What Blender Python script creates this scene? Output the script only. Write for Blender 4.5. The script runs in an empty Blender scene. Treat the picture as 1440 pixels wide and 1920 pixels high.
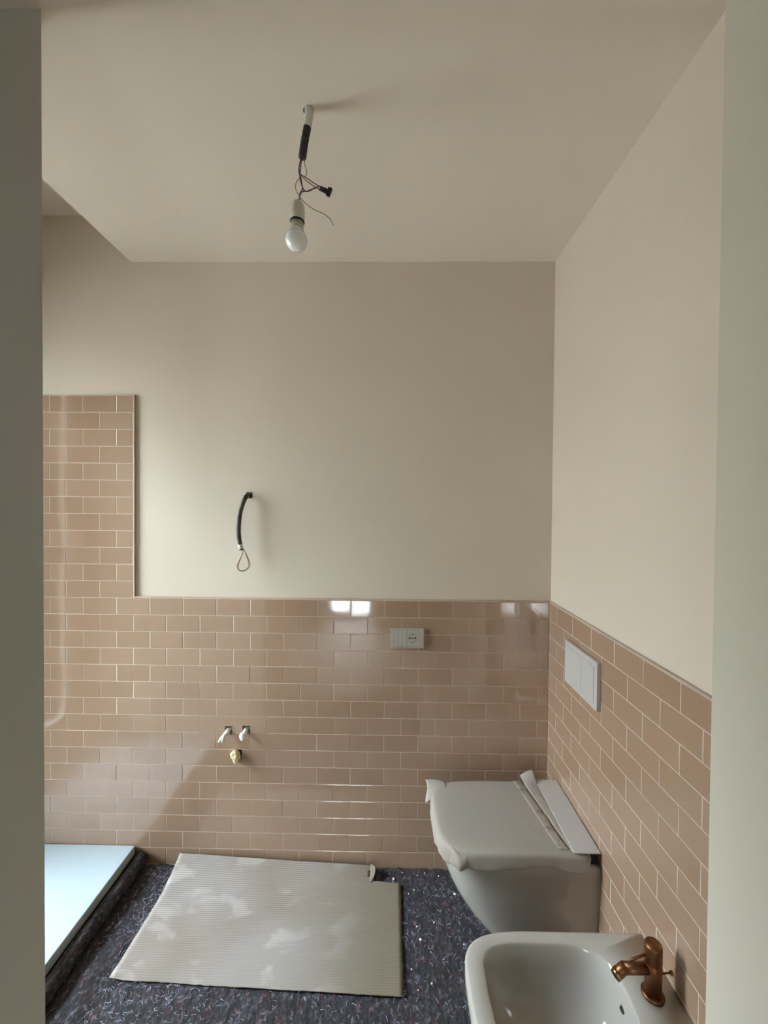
import bpy, bmesh, math, random
from mathutils import Vector, Matrix, noise

random.seed(7)
sc = bpy.context.scene
C = sc.collection

# ---------------------------------------------------------------- camera
CAM = Vector((-0.7133, -1.8754, 1.6416))
YAW, PIT, ROL, F = 0.0144, -0.0148, 0.0080, 787.0

def cam_dir(a, b, w=1.0):
    c, s = math.cos(ROL), math.sin(ROL); a, b = c*a - s*b, s*a + c*b
    x, y, z = a, w, b
    c, s = math.cos(PIT), math.sin(PIT); y, z = c*y - s*z, s*y + c*z
    c, s = math.cos(YAW), math.sin(YAW); x, y = c*x - s*y, s*x + c*y
    return Vector((x, y, z))

fwd = cam_dir(0, 0); rgt = cam_dir(1, 0, 0); up = cam_dir(0, 1, 0)
cd = bpy.data.cameras.new('camera'); cam = bpy.data.objects.new('camera', cd); C.objects.link(cam)
M = Matrix((rgt, up, -fwd)).transposed().to_4x4(); M.translation = CAM
cam.matrix_world = M
cd.sensor_fit = 'VERTICAL'; cd.sensor_height = 36; cd.sensor_width = 27
cd.lens = F / 1920 * 36
cd.clip_start = 0.02
sc.camera = cam

# ---------------------------------------------------------------- world, light, exposure
W = bpy.data.worlds.new('world'); sc.world = W; W.use_nodes = True
nt = W.node_tree; nt.nodes.clear()
wo = nt.nodes.new('ShaderNodeOutputWorld'); bg = nt.nodes.new('ShaderNodeBackground')
tc = nt.nodes.new('ShaderNodeTexCoord'); sp = nt.nodes.new('ShaderNodeSeparateXYZ')
rp = nt.nodes.new('ShaderNodeValToRGB')
rp.color_ramp.elements[0].position = 0.47; rp.color_ramp.elements[0].color = (0.20, 0.20, 0.18, 1)
rp.color_ramp.elements[1].position = 0.53; rp.color_ramp.elements[1].color = (0.40, 0.41, 0.40, 1)
for p_, c_ in ((0.64, (0.62, 0.66, 0.69, 1)), (0.80, (2.1, 2.4, 2.75, 1))):
    q = rp.color_ramp.elements.new(p_); q.color = c_
mr = nt.nodes.new('ShaderNodeMapRange'); mr.inputs[1].default_value = -1; mr.inputs[2].default_value = 1
nt.links.new(tc.outputs['Generated'], sp.inputs[0]); nt.links.new(sp.outputs[2], mr.inputs[0])
nt.links.new(mr.outputs[0], rp.inputs[0]); nt.links.new(rp.outputs[0], bg.inputs[0])
nt.links.new(bg.outputs[0], wo.inputs[0])
bg.inputs[1].default_value = 20.0

WIN = dict(x=-2.76, y0=-0.87, y1=-0.12, z0=0.22, z1=2.50)      # shower window in the left wall
HWIN = dict(y=-4.10, x0=-1.60, x1=-0.90, z0=0.03, z1=1.35)     # balcony door behind the camera

def portal(name, loc, normal, w, h):
    l = bpy.data.lights.new(name, 'AREA'); l.shape = 'RECTANGLE'; l.size = w; l.size_y = h
    o = bpy.data.objects.new(name, l); C.objects.link(o); o.location = loc
    o.rotation_euler = Vector(normal).to_track_quat('-Z', 'Z').to_euler()
    l.cycles.is_portal = True
    return o
portal('window_portal', (-2.90, (WIN['y0']+WIN['y1'])/2, (WIN['z0']+WIN['z1'])/2), (1, 0, 0), WIN['y1']-WIN['y0'], WIN['z1']-WIN['z0'])
portal('balcony_portal', ((HWIN['x0']+HWIN['x1'])/2, -4.30, (HWIN['z0']+HWIN['z1'])/2), (0, 1, 0), HWIN['x1']-HWIN['x0'], HWIN['z1']-HWIN['z0'])

vs = sc.view_settings
vs.view_transform = 'Standard'; vs.look = 'None'; vs.gamma = 1; vs.exposure = 0.97; vs.use_curve_mapping = False
sc.cycles.use_denoising = True
sc.cycles.max_bounces = 10; sc.cycles.diffuse_bounces = 6; sc.cycles.glossy_bounces = 4
sc.cycles.transmission_bounces = 6; sc.cycles.transparent_max_bounces = 12
sc.cycles.caustics_reflective = False; sc.cycles.caustics_refractive = False

# ---------------------------------------------------------------- materials
def mat(name, col, rough=0.6, metal=0.0, **kw):
    m = bpy.data.materials.new(name); m.use_nodes = True
    b = m.node_tree.nodes['Principled BSDF']
    b.inputs['Base Color'].default_value = (*col, 1); b.inputs['Roughness'].default_value = rough
    b.inputs['Metallic'].default_value = metal
    for k, v in kw.items(): b.inputs[k.replace('_', ' ')].default_value = v
    return m
def N(m, t, **kw):
    n = m.node_tree.nodes.new(t)
    for k, v in kw.items():
        if isinstance(k, str) and k in n.inputs: n.inputs[k].default_value = v
        else: setattr(n, k, v)
    return n
def L(m, a, b): m.node_tree.links.new(a, b)
def bsdf(m): return m.node_tree.nodes['Principled BSDF']
def add_bump(m, scale, strength, dist=0.001, detail=3, coord='Object', off=None):
    t = N(m, 'ShaderNodeTexCoord'); n = N(m, 'ShaderNodeTexNoise', Scale=scale, Detail=detail)
    b = N(m, 'ShaderNodeBump', Strength=strength, Distance=dist)
    L(m, t.outputs[coord], n.inputs['Vector']); L(m, n.outputs['Fac'], b.inputs['Height'])
    L(m, b.outputs[0], bsdf(m).inputs['Normal'])
    return n, b
def mottle(m, col1, col2, scale, lo=0.35, hi=0.65, detail=4, coord='Object'):
    t = N(m, 'ShaderNodeTexCoord'); n = N(m, 'ShaderNodeTexNoise', Scale=scale, Detail=detail)
    r = N(m, 'ShaderNodeValToRGB')
    r.color_ramp.elements[0].position = lo; r.color_ramp.elements[0].color = (*col1, 1)
    r.color_ramp.elements[1].position = hi; r.color_ramp.elements[1].color = (*col2, 1)
    L(m, t.outputs[coord], n.inputs['Vector']); L(m, n.outputs['Fac'], r.inputs[0])
    L(m, r.outputs[0], bsdf(m).inputs['Base Color'])
    return r

m_plaster = mat('plaster', (0.80, 0.73, 0.64), 0.9); mottle(m_plaster, (0.615, 0.540, 0.450), (0.635, 0.558, 0.468), 2.0); add_bump(m_plaster, 260, 0.12, 0.0006)
m_entry = mat('entrance_plaster_dimmed', (0.50, 0.462, 0.385), 0.9); add_bump(m_entry, 260, 0.12, 0.0006)  # darker wall copy; weaker light at the entrance is put into the colour
m_ceiling = mat('ceiling_paint', (0.72, 0.64, 0.55), 0.92); add_bump(m_ceiling, 240, 0.12, 0.0006)
m_grout = mat('grout', (0.52, 0.42, 0.34), 0.85); add_bump(m_grout, 400, 0.3, 0.0005)

m_tile = mat('glazed_tile', (0.48, 0.36, 0.285), 0.07, Specular_IOR_Level=0.9, Coat_Weight=0.6, Coat_Roughness=0.04)
oi = N(m_tile, 'ShaderNodeObjectInfo')
r = N(m_tile, 'ShaderNodeValToRGB')
r.color_ramp.elements[0].color = (0.350, 0.230, 0.156, 1); r.color_ramp.elements[1].color = (0.385, 0.256, 0.179, 1)
L(m_tile, oi.outputs['Random'], r.inputs[0])
t = N(m_tile, 'ShaderNodeTexCoord'); va = N(m_tile, 'ShaderNodeVectorMath', operation='ADD')
cb = N(m_tile, 'ShaderNodeVectorMath', operation='SCALE'); cb.inputs['Scale'].default_value = 37.0
cx = N(m_tile, 'ShaderNodeCombineXYZ')
L(m_tile, oi.outputs['Random'], cx.inputs[0]); L(m_tile, oi.outputs['Random'], cx.inputs[2]); L(m_tile, cx.outputs[0], cb.inputs[0])
L(m_tile, t.outputs['Object'], va.inputs[0]); L(m_tile, cb.outputs[0], va.inputs[1])
n2 = N(m_tile, 'ShaderNodeTexNoise', Scale=22.0, Detail=3.0); L(m_tile, va.outputs[0], n2.inputs['Vector'])
mx = N(m_tile, 'ShaderNodeMix', data_type='RGBA', blend_type='MULTIPLY'); mx.inputs[0].default_value = 0.10
L(m_tile, r.outputs[0], mx.inputs[6]); L(m_tile, n2.outputs['Color'], mx.inputs[7]); L(m_tile, mx.outputs[2], bsdf(m_tile).inputs['Base Color'])
n1 = N(m_tile, 'ShaderNodeTexNoise', Scale=11.0, Detail=1.0); L(m_tile, va.outputs[0], n1.inputs['Vector'])
bp = N(m_tile, 'ShaderNodeBump', Strength=0.35, Distance=0.0012); L(m_tile, n1.outputs['Fac'], bp.inputs['Height'])
L(m_tile, bp.outputs[0], bsdf(m_tile).inputs['Normal'])
m_trim = mat('tile_trim', (0.46, 0.37, 0.30), 0.45)
m_cavity = mat('mortar_cavity', (0.05, 0.04, 0.035), 0.95); add_bump(m_cavity, 120, 0.6, 0.002)
m_floor = mat('floor_screed', (0.62, 0.54, 0.42), 0.9); mottle(m_floor, (0.55, 0.47, 0.36), (0.68, 0.60, 0.48), 9)
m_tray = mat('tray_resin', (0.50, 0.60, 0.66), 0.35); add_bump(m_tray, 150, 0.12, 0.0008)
m_trayside = mat('tray_base_mortar', (0.20, 0.18, 0.16), 0.9)
m_ceramic = mat('ceramic', (0.41, 0.385, 0.345), 0.08, Coat_Weight=0.3, Coat_Roughness=0.03)
m_foam = mat('foam_sheet', (0.30, 0.265, 0.228), 0.75, Subsurface_Weight=0.0); add_bump(m_foam, 35, 0.35, 0.003)
m_tape = mat('clear_tape', (0.3, 0.27, 0.23), 0.28); mottle(m_tape, (0.20, 0.17, 0.14), (0.33, 0.29, 0.25), 38, 0.36, 0.5); add_bump(m_tape, 55, 0.4, 0.002)
m_bronze = mat('brushed_bronze', (0.20, 0.092, 0.042), 0.42, 1.0); add_bump(m_bronze, 90, 0.15, 0.0005)
m_bronze_l = mat('bright_bronze', (0.38, 0.27, 0.13), 0.25, 1.0)
m_dark = mat('dark_hole', (0.012, 0.011, 0.010), 0.7)
m_plate = mat('socket_plastic', (0.36, 0.335, 0.285), 0.4)
m_plate2 = mat('module_plastic', (0.38, 0.355, 0.305), 0.5)
m_white = mat('white_plastic', (0.47, 0.45, 0.43), 0.35); add_bump(m_white, 18, 0.10, 0.002)
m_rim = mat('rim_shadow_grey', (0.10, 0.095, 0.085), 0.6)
m_line = mat('grey_line', (0.50, 0.50, 0.49), 0.5)
m_conduit = mat('black_conduit', (0.014, 0.014, 0.012), 0.45)
m_conduit2 = mat('green_black_conduit', (0.025, 0.028, 0.018), 0.4); mottle(m_conduit2, (0.016, 0.018, 0.012), (0.06, 0.055, 0.035), 40)
m_plastered = mat('plaster_smeared', (0.62, 0.59, 0.53), 0.9); add_bump(m_plastered, 90, 0.8, 0.002)
m_wire_red = mat('wire_brown_red', (0.16, 0.035, 0.05), 0.45)
m_wire_blue = mat('wire_blue', (0.04, 0.06, 0.22), 0.45)
m_wire_grey = mat('wire_grey', (0.16, 0.12, 0.14), 0.45)
m_wire_green = mat('wire_yellow_green', (0.27, 0.26, 0.10), 0.5)
m_copper = mat('wire_copper_tone', (0.33, 0.19, 0.13), 0.4)
m_copper2 = mat('wire_grey_brown', (0.22, 0.17, 0.15), 0.45)
m_holder = mat('lamp_holder_plastic', (0.62, 0.59, 0.48), 0.4)
m_holder2 = mat('lamp_neck_plastic', (0.48, 0.43, 0.33), 0.45)
m_bulb = mat('bulb_diffuser', (0.86, 0.86, 0.86), 0.12, Coat_Weight=0.6)
m_ptfe = mat('white_capped_pipe', (0.80, 0.83, 0.78), 0.55); add_bump(m_ptfe, 120, 0.6, 0.002)
m_pu = mat('yellow_foam_plug', (0.74, 0.62, 0.36), 0.85); mottle(m_pu, (0.80, 0.72, 0.50), (0.62, 0.49, 0.24), 45); add_bump(m_pu, 110, 0.9, 0.003)
m_crumb = mat('plaster_crumb', (0.74, 0.70, 0.60), 0.9)
m_frame = mat('window_frame_paint', (0.78, 0.77, 0.74), 0.4)
m_hfloor = mat('hall_floor', (0.42, 0.36, 0.29), 0.6)

# window glass: thin pane, mostly clear with a fresnel reflection
m_glass = bpy.data.materials.new('pane_glass'); m_glass.use_nodes = True
g = m_glass.node_tree; g.nodes.clear()
go = g.nodes.new('ShaderNodeOutputMaterial'); gm = g.nodes.new('ShaderNodeMixShader'); gt = g.nodes.new('ShaderNodeBsdfTransparent')
gg = g.nodes.new('ShaderNodeBsdfGlossy'); gg.inputs['Roughness'].default_value = 0.02; gf = g.nodes.new('ShaderNodeFresnel')
gt.inputs[0].default_value = (0.90, 0.92, 0.91, 1)
g.links.new(gf.outputs[0], gm.inputs[0]); g.links.new(gt.outputs[0], gm.inputs[1]); g.links.new(gg.outputs[0], gm.inputs[2]); g.links.new(gm.outputs[0], go.inputs[0])

# corrugated board: grey liner with rubbed plaster patches of its own
m_card = mat('corrugated_board', (0.55, 0.50, 0.43), 0.85)
t = N(m_card, 'ShaderNodeTexCoord'); mq = N(m_card, 'ShaderNodeMapping'); mq.inputs['Scale'].default_value = (0.8, 1.5, 1.0); L(m_card, t.outputs['Object'], mq.inputs[0]); n = N(m_card, 'ShaderNodeTexNoise', Scale=7.0, Detail=5.0, Distortion=0.35)
r = N(m_card, 'ShaderNodeValToRGB'); e = r.color_ramp.elements
e[0].position = 0.55; e[0].color = (0.335, 0.302, 0.277, 1); e[1].position = 0.63; e[1].color = (0.425, 0.395, 0.37, 1)
L(m_card, mq.outputs[0], n.inputs['Vector']); L(m_card, n.outputs['Fac'], r.inputs[0])
n3 = N(m_card, 'ShaderNodeTexNoise', Scale=2.2, Detail=2.0); r3 = N(m_card, 'ShaderNodeValToRGB')
r3.color_ramp.elements[0].position = 0.35; r3.color_ramp.elements[0].color = (0.80, 0.74, 0.66, 1)
r3.color_ramp.elements[1].position = 0.6; r3.color_ramp.elements[1].color = (1, 1, 1, 1)
L(m_card, t.outputs['Object'], n3.inputs['Vector']); L(m_card, n3.outputs['Fac'], r3.inputs[0])
mx = N(m_card, 'ShaderNodeMix', data_type='RGBA', blend_type='MULTIPLY'); mx.inputs[0].default_value = 1
L(m_card, r.outputs[0], mx.inputs[6]); L(m_card, r3.outputs[0], mx.inputs[7])
# the board colour turns darker and browner towards its right end
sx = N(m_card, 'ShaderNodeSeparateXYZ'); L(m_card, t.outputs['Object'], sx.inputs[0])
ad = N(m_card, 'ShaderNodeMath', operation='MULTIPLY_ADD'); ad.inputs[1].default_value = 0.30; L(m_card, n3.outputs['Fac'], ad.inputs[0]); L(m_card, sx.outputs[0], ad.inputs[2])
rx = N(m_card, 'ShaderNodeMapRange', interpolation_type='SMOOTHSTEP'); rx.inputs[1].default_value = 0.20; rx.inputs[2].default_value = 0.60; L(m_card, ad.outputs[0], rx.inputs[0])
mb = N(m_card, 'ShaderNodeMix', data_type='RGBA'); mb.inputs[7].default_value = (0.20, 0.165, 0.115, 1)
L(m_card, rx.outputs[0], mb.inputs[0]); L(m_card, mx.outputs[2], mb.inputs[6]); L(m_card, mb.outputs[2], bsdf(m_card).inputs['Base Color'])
bpn = N(m_card, 'ShaderNodeTexNoise', Scale=60.0, Detail=4.0); bb = N(m_card, 'ShaderNodeBump', Strength=0.25, Distance=0.001)
L(m_card, t.outputs['Object'], bpn.inputs['Vector']); L(m_card, bpn.outputs['Fac'], bb.inputs['Height']); L(m_card, bb.outputs[0], bsdf(m_card).inputs['Normal'])

# recycled painter's felt: blue-grey fibres with coloured flecks
m_felt = mat('recycled_felt', (0.12, 0.12, 0.15), 0.95)
t = N(m_felt, 'ShaderNodeTexCoord')
mp = N(m_felt, 'ShaderNodeMapping'); mp.inputs['Scale'].default_value = (1.0, 0.6, 1.0); mp.inputs['Rotation'].default_value = (0, 0, 0.25)
L(m_felt, t.outputs['Object'], mp.inputs[0])
nA = N(m_felt, 'ShaderNodeTexNoise', Scale=95.0, Detail=6.0, Distortion=0.8); L(m_felt, mp.outputs[0], nA.inputs['Vector'])
rA = N(m_felt, 'ShaderNodeValToRGB'); cr = rA.color_ramp
cr.elements[0].position = 0.28; cr.elements[0].color = (0.020, 0.018, 0.020, 1)
cr.elements[1].position = 0.75; cr.elements[1].color = (0.22, 0.21, 0.225, 1)
for pos, col in ((0.46, (0.026, 0.024, 0.026, 1)), (0.60, (0.058, 0.055, 0.062, 1))):
    q = cr.elements.new(pos); q.color = col
L(m_felt, nA.outputs['Fac'], rA.inputs[0])
nB = N(m_felt, 'ShaderNodeTexNoise', Scale=42.0, Detail=3.0); L(m_felt, mp.outputs[0], nB.inputs['Vector'])
rB = N(m_felt, 'ShaderNodeValToRGB'); rB.color_ramp.interpolation = 'LINEAR'; cr = rB.color_ramp
cr.elements[0].position = 0.30; cr.elements[0].color = (0.90, 0.95, 1.12, 1)
cr.elements[1].position = 0.66; cr.elements[1].color = (1.35, 0.75, 0.78, 1)
q = cr.elements.new(0.45); q.color = (0.95, 0.95, 1.02, 1)
q = cr.elements.new(0.60); q.color = (1.1, 0.95, 1.0, 1)
L(m_felt, nB.outputs['Fac'], rB.inputs[0])
mx = N(m_felt, 'ShaderNodeMix', data_type='RGBA', blend_type='MULTIPLY'); mx.inputs[0].default_value = 1; mx.clamp_result = False
L(m_felt, rA.outputs[0], mx.inputs[6]); L(m_felt, rB.outputs[0], mx.inputs[7]); L(m_felt, mx.outputs[2], bsdf(m_felt).inputs['Base Color'])
bb = N(m_felt, 'ShaderNodeBump', Strength=0.9, Distance=0.003); L(m_felt, nA.outputs['Fac'], bb.inputs['Height']); L(m_felt, bb.outputs[0], bsdf(m_felt).inputs['Normal'])
m_fibre = mat('pale_fibre', (0.58, 0.61, 0.76), 0.9)  # pale lint colour, blued and brightened to mimic daylight on the felt
m_fibre2 = mat('red_fibre', (0.50, 0.10, 0.13), 0.9)

# ---------------------------------------------------------------- mesh helpers
def obj(name, bm, m, parent=None, smooth=False, loc=None):
    me = bpy.data.meshes.new(name); bmesh.ops.recalc_face_normals(bm, faces=bm.faces); bm.to_mesh(me); bm.free()
    if m: me.materials.append(m)
    if smooth:
        for p in me.polygons: p.use_smooth = True
    o = bpy.data.objects.new(name, me); C.objects.link(o)
    if loc is not None: o.location = loc
    if parent is not None: o.parent = parent
    return o
def thing(name, label, cat, loc, group=None):
    o = bpy.data.objects.new(name, None); C.objects.link(o); o.location = loc; o.empty_display_size = 0.05
    o['label'] = label; o['category'] = cat
    if group: o['group'] = group
    return o
def tag(o, label, cat, group=None):
    o['label'] = label; o['category'] = cat
    if group: o['group'] = group
    return o
def struct(o): o['kind'] = 'structure'; return o
def box(bm, x0, x1, y0, y1, z0, z1):
    v = [bm.verts.new(p) for p in ((x0,y0,z0),(x1,y0,z0),(x1,y1,z0),(x0,y1,z0),(x0,y0,z1),(x1,y0,z1),(x1,y1,z1),(x0,y1,z1))]
    for f in ((0,3,2,1),(4,5,6,7),(0,1,5,4),(1,2,6,5),(2,3,7,6),(3,0,4,7)): bm.faces.new([v[i] for i in f])
def bevel(bm, w, seg=2):
    bmesh.ops.bevel(bm, geom=bm.edges[:], offset=w, segments=seg, profile=0.6, affect='EDGES', clamp_overlap=True)
def boxo(name, b, m, parent=None, bev=0, off=(0,0,0)):
    bm = bmesh.new(); box(bm, b[0]-off[0], b[1]-off[0], b[2]-off[1], b[3]-off[1], b[4]-off[2], b[5]-off[2])
    if bev: bevel(bm, bev)
    return obj(name, bm, m, parent)
def prism(bm, poly, z0, z1):
    a = [bm.verts.new((x, y, z0)) for x, y in poly]; b = [bm.verts.new((x, y, z1)) for x, y in poly]
    bm.faces.new(a[::-1]); bm.faces.new(b); n = len(poly)
    for i in range(n): bm.faces.new((a[i], a[(i+1) % n], b[(i+1) % n], b[i]))
def smoothpath(pts, n=6):
    P = [Vector(p) for p in pts]; P = [P[0]*2-P[1]] + P + [P[-1]*2-P[-2]]; out = []
    for i in range(1, len(P)-2):
        for k in range(n):
            t = k/n; a, b, c, d = P[i-1], P[i], P[i+1], P[i+2]
            out.append(0.5*((2*b)+(c-a)*t+(2*a-5*b+4*c-d)*t*t+(-a+3*b-3*c+d)*t**3))
    out.append(P[-2]); return out
def tube(bm, pts, rad, seg=10, cap=True):
    """rad: number or function of parameter 0..1"""
    n = len(pts); rings = []; ref = Vector((0.3, 0.9, 0.2)).normalized()
    for i, p in enumerate(pts):
        p = Vector(p); d = (Vector(pts[min(i+1, n-1)]) - Vector(pts[max(i-1, 0)])).normalized()
        u = d.cross(ref)
        if u.length < 1e-3: u = d.cross(Vector((1, 0, 0)))
        u.normalize(); v = d.cross(u); r_ = rad(i/(n-1)) if callable(rad) else rad
        rings.append([bm.verts.new(p + (u*math.cos(2*math.pi*k/seg) + v*math.sin(2*math.pi*k/seg))*r_) for k in range(seg)])
    for a, b in zip(rings, rings[1:]):
        for k in range(seg): bm.faces.new((a[k], a[(k+1) % seg], b[(k+1) % seg], b[k]))
    if cap: bm.faces.new(rings[0][::-1]); bm.faces.new(rings[-1])
def lathe(bm, prof, c=(0,0,0), axis=(0,0,1), seg=32):
    """prof: (radius, height) list from bottom to top along axis"""
    q = Vector((0,0,1)).rotation_difference(Vector(axis)); c = Vector(c); rings = []
    for r_, h in prof:
        if r_ < 1e-6: rings.append([bm.verts.new(c + q @ Vector((0,0,h)))])
        else: rings.append([bm.verts.new(c + q @ Vector((r_*math.cos(2*math.pi*k/seg), r_*math.sin(2*math.pi*k/seg), h))) for k in range(seg)])
    for a, b in zip(rings, rings[1:]):
        for k in range(seg):
            if len(a) == 1 and len(b) == 1: continue
            if len(a) == 1: bm.faces.new((a[0], b[(k+1) % seg], b[k]))
            elif len(b) == 1: bm.faces.new((a[k], a[(k+1) % seg], b[0]))
            else: bm.faces.new((a[k], a[(k+1) % seg], b[(k+1) % seg], b[k]))
    if len(rings[0]) > 1: bm.faces.new(rings[0][::-1])
    if len(rings[-1]) > 1: bm.faces.new(rings[-1])
def panel(bm, u0, u1, v0, v1, y0, y1, holes):
    """slab u x v with rectangular holes; front at y0, back at y1"""
    us = sorted({u0, u1} | {min(max(h[i], u0), u1) for h in holes for i in (0, 1)})
    vs_ = sorted({v0, v1} | {min(max(h[i], v0), v1) for h in holes for i in (2, 3)})
    nu, nv = len(us)-1, len(vs_)-1
    solid = [[not any(h[0] < (us[i]+us[i+1])/2 < h[1] and h[2] < (vs_[j]+vs_[j+1])/2 < h[3] for h in holes) for j in range(nv)] for i in range(nu)]
    cache = {}
    def V(i, j, b):
        if (i, j, b) not in cache: cache[(i, j, b)] = bm.verts.new((us[i], y1 if b else y0, vs_[j]))
        return cache[(i, j, b)]
    def S(i, j): return 0 <= i < nu and 0 <= j < nv and solid[i][j]
    for i in range(nu):
        for j in range(nv):
            if not solid[i][j]: continue
            bm.faces.new((V(i,j,0), V(i+1,j,0), V(i+1,j+1,0), V(i,j+1,0)))
            bm.faces.new((V(i,j,1), V(i,j+1,1), V(i+1,j+1,1), V(i+1,j,1)))
            if not S(i-1, j): bm.faces.new((V(i,j,0), V(i,j+1,0), V(i,j+1,1), V(i,j,1)))
            if not S(i+1, j): bm.faces.new((V(i+1,j,0), V(i+1,j,1), V(i+1,j+1,1), V(i+1,j+1,0)))
            if not S(i, j-1): bm.faces.new((V(i,j,0), V(i,j,1), V(i+1,j,1), V(i+1,j,0)))
            if not S(i, j+1): bm.faces.new((V(i,j+1,0), V(i+1,j+1,0), V(i+1,j+1,1), V(i,j+1,1)))

# ---------------------------------------------------------------- the room shell
ZC, ZH, ZN = 2.729, 2.935, 2.655      # main ceiling, raised shower ceiling, lowered entrance ceiling
YN = -1.01                            # where the lowered entrance ceiling and the left entrance wall begin
XS = -1.888                           # edge of the raised ceiling
P_, Q_, ZT, TT = 0.152, 0.076, 1.216, 0.008
PIPE = [(-1.455, -1.421, 0.598, 0.638), (-1.373, -1.339, 0.602, 0.642), (-1.414, -1.376, 0.492, 0.532)]
WIREHOLE = (-1.363, -1.335, 1.670, 1.698)

bm = bmesh.new(); panel(bm, -2.89, 0.20, -0.05, 3.10, 0.010, 0.16, PIPE + [WIREHOLE]); wall_back = struct(obj('wall_back', bm, m_plaster))
bm = bmesh.new(); box(bm, -1.50, -1.30, 0.075, 0.085, 0.45, 0.70); box(bm, -1.38, -1.32, 0.075, 0.085, 1.65, 1.71)
obj('cavity_back', bm, m_cavity, wall_back)
wall_right = struct(boxo('wall_right', (0.010, 0.20, -1.05, 0.010, -0.05, 3.1), m_plaster))
bm = bmesh.new(); panel(bm, YN, 0.01, -0.05, 3.10, 0.0, 0.12, [(WIN['y0'], WIN['y1'], WIN['z0'], WIN['z1'])])
wall_left = obj('wall_left', bm, m_plaster); wall_left.rotation_euler = (0, 0, math.pi/2); wall_left.location = (WIN['x']-0.01, 0, 0); struct(wall_left)
floor = struct(boxo('floor', (-2.88, 0.20, -4.30, 0.02, -0.12, 0.0), m_floor))
# ceilings
bm = bmesh.new(); box(bm, XS, 0.20, YN, 0.02, ZC, 3.12); struct(obj('ceiling', bm, m_ceiling))
bm = bmesh.new(); box(bm, -2.89, XS, YN, 0.02, ZH, 3.12); struct(obj('ceiling_shower', bm, m_ceiling))
bm = bmesh.new(); box(bm, -2.88, 0.20, -4.30, YN, ZN, 3.12); struct(obj('ceiling_entrance', bm, m_ceiling))
# entrance: left wall with a splayed end, right wall, far hall walls
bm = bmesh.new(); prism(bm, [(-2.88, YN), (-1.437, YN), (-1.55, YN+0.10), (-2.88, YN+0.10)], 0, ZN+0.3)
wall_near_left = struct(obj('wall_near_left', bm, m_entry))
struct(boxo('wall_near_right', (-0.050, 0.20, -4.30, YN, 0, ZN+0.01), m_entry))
struct(boxo('wall_hall_left', (-2.88, -2.76, -4.30, YN-0.001, 0, ZN+0.01), m_plaster))
bm = bmesh.new(); panel(bm, -2.88, 0.20, 0, ZN+0.01, 0, 0.22, [(HWIN['x0'], HWIN['x1'], HWIN['z0'], HWIN['z1'])])
wh = obj('wall_hall_back', bm, m_plaster); wh.location = (0, -4.32, 0); struct(wh)
struct(boxo('floor_hall', (-2.76, -0.05, -4.30, -1.75, 0.0, 0.012), m_hfloor))

# the ground outside, below the window
m_ground = mat('street_ground', (0.18, 0.165, 0.145), 0.95)
bm = bmesh.new(); box(bm, -40, 30, -40, 30, -3.7, -3.5); struct(obj('ground', bm, m_ground))
# windows (not in the picture, they give the daylight)
def window(name, w, h, loc, rz, mull):
    root = bpy.data.objects.new(name, None); C.objects.link(root); root.location = loc; root.rotation_euler = (0, 0, rz); struct(root)
    bm = bmesh.new(); f = 0.055
    box(bm, 0, f, 0, 0.06, 0, h); box(bm, w-f, w, 0, 0.06, 0, h); box(bm, f, w-f, 0, 0.06, 0, f); box(bm, f, w-f, 0, 0.06, h-f, h)
    if mull: box(bm, w/2-0.03, w/2+0.03, 0, 0.06, f, h-f)
    obj('window_frame', bm, m_frame, root)
    cells = [(f, w/2-0.03), (w/2+0.03, w-f)] if mull else [(f, w-f)]
    for a, b in cells:
        bm = bmesh.new(); box(bm, a, b, 0.028, 0.034, f, h-f); obj('pane', bm, m_glass, root)
    return root
window('window_1', WIN['y1']-WIN['y0'], WIN['z1']-WIN['z0'], (-2.82, WIN['y0'], WIN['z0']), math.pi/2, False)
window('window_2', HWIN['x1']-HWIN['x0'], HWIN['z1']-HWIN['z0'], (HWIN['x0'], -4.26, HWIN['z0']), 0, True)

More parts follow.
